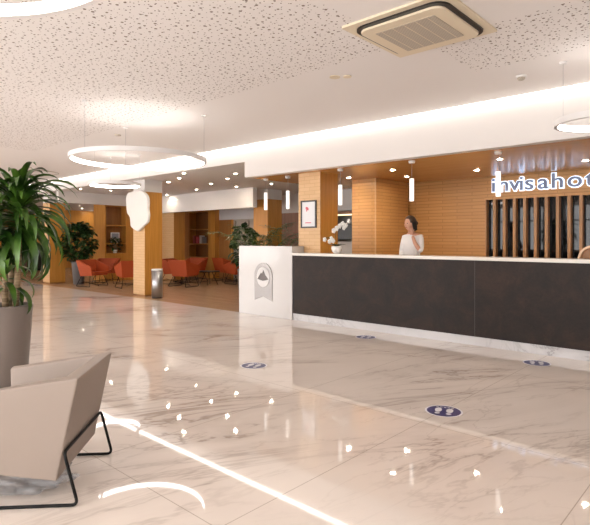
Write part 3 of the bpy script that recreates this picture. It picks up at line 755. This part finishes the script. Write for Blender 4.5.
# ================================================================= LOUNGE FURNITURE
def shelf_unit(name, label, x0, x1, y0, y1, h, nx0, nx1, nz0, nz1, shelves, face='Y'):
    """shelf block: niche opening on the -Y face, or on the +X face when face='X' (nx = range along the face)"""
    t = thing(name, label, 'shelf unit', ((x0+x1)/2, (y0+y1)/2, 0)); cx, cy = (x0+x1)/2, (y0+y1)/2
    b = bm_(); dp = 0.32
    def bx(a0, a1, d0, d1, z0, z1, bm):      # a along face, d depth from face inward
        if face == 'Y': box(bm, a0-cx, a1-cx, y0+d0-cy, y0+d1-cy, z0, z1)
        else: box(bm, x1-d1-cx, x1-d0-cx, a0-cy, a1-cy, z0, z1)
    A0, A1, D = (x0, x1, y1-y0) if face == 'Y' else (y0, y1, x1-x0)
    bx(A0, nx0, 0, D, 0, h, b); bx(nx1, A1, 0, D, 0, h, b); bx(nx0, nx1, 0, D, 0, nz0, b); bx(nx0, nx1, 0, D, nz1, h, b)
    obj('carcass', b, M['wood'], t)
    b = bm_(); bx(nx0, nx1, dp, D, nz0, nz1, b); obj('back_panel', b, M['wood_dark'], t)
    for z in shelves:
        b = bm_(); bx(nx0+0.001, nx1-0.001, 0.0, dp, z-0.02, z+0.02, b); obj('shelf', b, M['wood'], t)
    return t
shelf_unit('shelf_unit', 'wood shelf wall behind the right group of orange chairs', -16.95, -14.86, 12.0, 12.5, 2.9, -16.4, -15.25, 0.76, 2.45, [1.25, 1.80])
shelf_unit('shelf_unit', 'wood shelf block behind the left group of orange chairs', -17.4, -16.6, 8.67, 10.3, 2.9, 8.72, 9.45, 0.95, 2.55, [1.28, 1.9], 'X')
def bookobj(label, loc, sx_, sy_, sz_, m, rz=0, group=None):
    b = bm_(); box(b, -sx_/2+0.004, sx_/2-0.004, -sy_/2+0.004, sy_/2, 0.003, sz_-0.003); t = thing('book', label, 'book', loc, rz, group)
    obj('pages', b, M['paper'], t)
    b = bm_(); box(b, -sx_/2, -sx_/2+0.0035, -sy_/2, sy_/2, 0, sz_); box(b, sx_/2-0.0035, sx_/2, -sy_/2, sy_/2, 0, sz_); box(b, -sx_/2+0.0035, sx_/2-0.0035, -sy_/2, -sy_/2+0.0035, 0, sz_)
    obj('cover', b, m, t)
M['book_red'] = mat('red_cover', (0.45, 0.10, 0.09), 0.5); M['book_grey'] = mat('grey_cover', (0.35, 0.33, 0.33), 0.5); M['book_white'] = mat('white_cover', (0.7, 0.7, 0.72), 0.5)
bookobj('red book upright on the shelf behind the right orange chairs', (-16.2, 12.15, 1.27), 0.12, 0.18, 0.30, M['book_red'])
bookobj('pale pink box book in the middle of the right shelf', (-16.0, 12.15, 1.27), 0.14, 0.18, 0.24, M['pink'])
bookobj('white book right of the red ones on the right shelf', (-15.8, 12.15, 1.27), 0.10, 0.18, 0.30, M['book_white'])
bookobj('grey book at the end of the row on the right shelf', (-15.68, 12.15, 1.27), 0.06, 0.18, 0.25, M['book_grey'])
# framed print leaning on left shelf
t = thing('shelf_picture', 'grey and white framed print standing in the left shelf block', 'picture', (-16.76, 9.13, 1.30))
b = bm_(); box(b, -0.012, 0.012, -0.16, 0.16, 0, 0.36); obj('frame', b, M['paper'], t)
b = bm_(); box(b, 0.0125, 0.014, -0.13, 0.13, 0.14, 0.33)
M['print_grey'] = mat('grey_blue_print', (0.28, 0.30, 0.36), 0.5); obj('image', b, M['print_grey'], t)
bushy('shelf_plant', 'trailing green plant on the lower shelf of the left shelf block', (-16.52, 9.0, 0.95), 0.15, 0.5, 0.2, 70, 0.14, 0.08, 0.12, M['pot_white'], M['leaf_dark'], 21)
# wooden partition, window and back bar behind
t = thing('wall_panel', 'dark wood panel right of the lounge shelves with a bright edge post', 'panel', (-14.5, 12.2, 0))
b = bm_(); box(b, -0.36, 0.35, 0.0, 0.14, 0, 2.13); obj('board', b, M['wood_dark'], t)
b = bm_(); box(b, 0.35, 0.42, -0.03, 0.14, 0, 2.13); obj('post', b, M['wood'], t)
f = bm_()
for x in (-14.08, -13.4, -12.75, -12.11): box(f, x, x+0.06, 12.22, 12.30, 0, 2.13)
box(f, -14.02, -12.05, 12.22, 12.30, 2.08, 2.13); box(f, -14.02, -12.05, 12.22, 12.30, 1.15, 1.2)
fr = struct('window_7', f, M['grille'])
M['blind'] = mat('beige_blind', (0.46, 0.39, 0.33), 0.8)
b = bm_(); box(b, -14.0, -12.06, 12.305, 12.32, 0, 2.08); obj('blind', b, M['blind'], fr)
b = bm_(); box(b, -12.0, -9.85, 12.4, 12.55, 0, 2.28); tag(obj('wall_panel', b, M['wood_red']), 'plain red brown wood panel behind the desk, left of the notice column', 'panel')
# back bar
t = thing('back_bar', 'white back bar with dark cabinet and lit shelf seen left of the grooved wall', 'cabinet', (-9.1, 12.3, 0))
b = bm_(); box(b, -0.7, 1.6, -0.3, 0.25, 0, 1.35); obj('counter', b, M['paint'], t)
b = bm_(); box(b, -0.7, 1.6, -0.05, 0.25, 1.42, 1.88); obj('cabinet', b, M['black'], t, 0.005)
b = bm_(); box(b, -0.7, 1.6, -0.1, 0.25, 2.16, 2.24); obj('shelf', b, M['wood_red'], t)
b = bm_(); box(b, -0.7, 1.6, -0.05, -0.02, 2.12, 2.16); M['shelf_led'] = mat('warm_shelf_light', (1, 1, 1), emit=(1, .72, .36), es=0.8); obj('light', b, M['shelf_led'], t)
# far left sideboard
t = thing('sideboard', 'low dark sideboard at the far wall behind the big potted plant', 'sideboard', (-25.0, 9.9, 0))
b = bm_(); box(b, -0.25, 0.25, -0.7, 0.7, 0.08, 0.85); obj('body', b, M['black'], t)
b = bm_(); box(b, -0.22, 0.22, -0.65, 0.65, 0, 0.08); obj('plinth', b, M['black_metal'], t)
b = bm_(); box(b, -0.27, 0.27, -0.72, 0.72, 0.85, 0.88); obj('top', b, M['wood_red'], t)

# ================================================================= WOMAN
def skin_mesh(name, verts, edges, root, m, parent=None, sub=2):
    me = bpy.data.meshes.new(name); me.from_pydata([v[:3] for v in verts], edges, []); me.materials.append(m)
    o = bpy.data.objects.new(name, me); col.objects.link(o)
    bm = bmesh.new(); bm.from_mesh(me); ly = bm.verts.layers.skin.verify()
    for i, v in enumerate(bm.verts):
        r = verts[i][3]; v[ly].radius = r if isinstance(r, tuple) else (r, r); v[ly].use_root = (i == root)
    bm.to_mesh(me); bm.free()
    s = o.modifiers.new('skin', 'SKIN'); s.use_smooth_shade = True
    sb = o.modifiers.new('sub', 'SUBSURF'); sb.levels = sub; sb.render_levels = sub
    if parent: o.parent = parent
    return o
u = (412-295)/519; d = 8.55
wx, wy = d*(FX+RX*u), d*(FY+RY*u)
# local frame: +X = picture right, -Y = towards the viewer
per = thing('person', 'woman in a white blouse standing behind the desk holding a phone to her ear', 'person', (wx, wy, 0.07), math.atan2(RY, RX)-R(35))
V = [(0, 0, 0.98, (0.15, 0.11)), (0, 0, 1.12, (0.125, 0.095)), (0, 0, 1.25, (0.14, 0.10)), (0, 0, 1.36, (0.13, 0.095)), (-0.01, -0.01, 1.44, 0.05), (-0.015, -0.02, 1.50, 0.045),
     (-0.125, 0.0, 1.37, 0.048), (-0.165, -0.02, 1.12, 0.040), (-0.10, -0.20, 1.02, 0.034), (-0.06, -0.26, 1.0, 0.028),
     (0.16, 0.0, 1.375, 0.052), (0.19, -0.10, 1.14, 0.042), (0.105, -0.135, 1.29, 0.033), (0.056, -0.107, 1.40, 0.026),
     (-0.09, 0, 0.88, 0.085), (-0.10, 0.0, 0.48, 0.058), (-0.10, 0.02, 0.09, 0.038), (-0.10, -0.12, 0.03, 0.03),
     (0.09, 0, 0.88, 0.085), (0.10, 0.0, 0.48, 0.058), (0.10, 0.02, 0.09, 0.038), (0.10, -0.12, 0.03, 0.03)]
Ed = [(0,1),(1,2),(2,3),(3,4),(4,5),(3,6),(6,7),(7,8),(8,9),(3,10),(10,11),(11,12),(12,13),(0,14),(14,15),(15,16),(16,17),(0,18),(18,19),(19,20),(20,21)]
body = skin_mesh('body', V, Ed, 0, M['skin'], per)
# head: faces picture left and slightly to the viewer
hz = 1.595
b = bm_(); sphere(b, (0, 0, 0), 0.1, (0.95, 0.78, 1.18), 24, 18)
for v in b.verts:
    c_ = v.co
    if c_.z < -0.02: k = 1+(c_.z+0.02)*2.6; c_.y *= max(k, .5); c_.x = c_.x*max(k, .6)-0.012*(-c_.z/0.1)
    if c_.x < -0.05 and -0.03 < c_.z < 0.02 and abs(c_.y) < 0.022: c_.x -= 0.016*(1-abs(c_.y)/0.022)*(1-abs(c_.z+0.005)/0.03)
head_m = Matrix.Rotation(R(35), 4, 'Z') @ Matrix.Translation((-0.035, -0.03, hz)) @ Matrix.Rotation(R(28), 4, 'Z') @ Matrix.Rotation(R(-6), 4, 'Y')
for s in (-1, 1): sphere(b, (0.005, s*0.079, -0.01), 0.022, (0.8, 0.35, 1.25), 10, 8)
tube(b, rounded([(-0.088, 0, 0.018), (-0.112, 0, -0.022), (-0.096, 0, -0.030)], 0.01, 3), [0.007, 0.008, 0.008, 0.012, 0.012, 0.008][:len(rounded([(-0.088, 0, 0.018), (-0.112, 0, -0.022), (-0.096, 0, -0.030)], 0.01, 3))], 8)
bmesh.ops.transform(b, matrix=head_m, verts=b.verts); hd = obj('head', b, M['skin'], per)
b = bm_()
for s in (-1, 1): sphere(b, (-0.083, s*0.030, 0.014), 0.010, (0.7, 1.3, 0.7), 10, 8)
bmesh.ops.transform(b, matrix=head_m, verts=b.verts); obj('eyes', b, M['hair'], hd)
b = bm_(); sphere(b, (-0.088, 0, -0.055), 0.012, (0.7, 1.9, 0.5), 10, 8)
bmesh.ops.transform(b, matrix=head_m, verts=b.verts); obj('mouth', b, mat('lips', (0.45, 0.10, 0.08), 0.4), hd)
b = bm_(); sphere(b, (0.012, 0, 0.022), 0.106, (1.0, 0.86, 1.12), 24, 18)
for v in list(b.verts):
    c_ = v.co
    if c_.x < -0.045 and c_.z < 0.085: c_.x = -0.045+(c_.x+0.045)*0.15
    if c_.z < -0.05: c_.z = -0.05+(c_.z+0.05)*0.4; 
    if c_.x < 0.02 and c_.z < 0.01: c_.y *= 0.82; c_.x = max(c_.x, 0.005)
sphere(b, (0.115, 0, 0.0), 0.042, (1, 1, 1), 14, 10)
tube(b, [(0.10, 0, -0.01), (0.125, 0.02, -0.06), (0.11, 0.02, -0.13)], [0.03, 0.03, 0.012], 8)
bmesh.ops.transform(b, matrix=head_m, verts=b.verts); obj('hair', b, M['hair'], per)
# blouse and trousers
BV = [(0, 0, 0.90, (0.165, 0.125)), (0, 0, 1.05, (0.145, 0.115)), (0, -0.005, 1.24, (0.155, 0.12)), (0, 0, 1.365, (0.14, 0.10)), (-0.005, 0, 1.425, (0.075, 0.065)),
      (-0.125, 0.0, 1.37, 0.058), (-0.165, -0.02, 1.12, 0.052), (-0.11, -0.15, 1.045, 0.042), (0.15, 0.0, 1.375, 0.062), (0.192, -0.10, 1.14, 0.055), (0.16, -0.12, 1.20, 0.048)]
skin_mesh('blouse', BV, [(0,1),(1,2),(2,3),(3,4),(3,5),(5,6),(6,7),(3,8),(8,9),(9,10)], 0, M['blouse'], per)
TV = [(0, 0, 0.96, (0.158, 0.118)), (-0.09, 0, 0.86, 0.098), (-0.10, 0.0, 0.48, 0.072), (-0.10, 0.01, 0.09, 0.058), (0.09, 0, 0.86, 0.098), (0.10, 0.0, 0.48, 0.072), (0.10, 0.01, 0.09, 0.058)]
skin_mesh('trousers', TV, [(0,1),(1,2),(2,3),(0,4),(4,5),(5,6)], 0, M['trouser'], per)
for s in (-1, 1):
    b = bm_(); sphere(b, (s*0.10, -0.06, 0.035), 0.05, (0.9, 2.5, 0.7), 14, 10)
    for v in b.verts: v.co.z = max(v.co.z, 0.0)
    obj('shoe', b, M['black'], per)
# hands with five fingers each
def hand(name, W, palm_dir, fdir, side, curl):
    W = Vector(W); f = Vector(fdir).normalized(); sd = (Vector(side)-f*Vector(side).dot(f)).normalized(); nn = f.cross(sd)
    if nn.dot(Vector(palm_dir)) < 0: nn = -nn
    vs = [(*W, 0.024)]; es = []
    def add(p, r, par): vs.append((*p, r)); es.append((par, len(vs)-1)); return len(vs)-1
    pm = add(W+f*0.045, (0.022, 0.022), 0)
    for k, ln in enumerate((0.068, 0.078, 0.072, 0.055)):
        q = W+f*0.08+sd*(0.027-0.018*k); i = add(q, 0.0105, pm); a = curl
        for j in range(3):
            dv = f*math.cos(a)+nn*math.sin(a); q = q+dv*ln/3*1.15; i = add(q, 0.0085-0.0008*j, i); a += curl
    q = W+f*0.025+sd*0.03; i = add(q, 0.012, 0)
    for j in range(2): q = q+(f*0.75+sd*0.45+nn*(0.25+0.3*j)).normalized()*0.032; i = add(q, 0.010-0.001*j, i)
    return skin_mesh(name, vs, es, 0, M['skin'], per, 2)
hand('hand', (0.056, -0.107, 1.41), (-0.3, 0.5, 0), (-0.12, 0.10, 1.0), (-1, -0.5, 0), 0.25)
hand('hand', (-0.06, -0.26, 1.0), (0, 0, -1), (0.5, -0.8, -0.05), (1, 0.3, 0), 0.2)
ph = bm_(); box(ph, -0.036, 0.036, -0.0045, 0.0045, -0.073, 0.073)
bmesh.ops.transform(ph, matrix=Matrix.Translation((wx, wy, 0.07)) @ Matrix.Rotation(math.atan2(RY, RX), 4, 'Z') @ Matrix.Translation((0.022, -0.107, 1.555)) @ Matrix.Rotation(R(20), 4, 'Z') @ Matrix.Rotation(R(-14), 4, 'Y'), verts=ph.verts)
o = obj('phone', ph, M['black'], bevel=0.003); tag(o, 'black phone held to the ear of the woman behind the desk', 'phone')
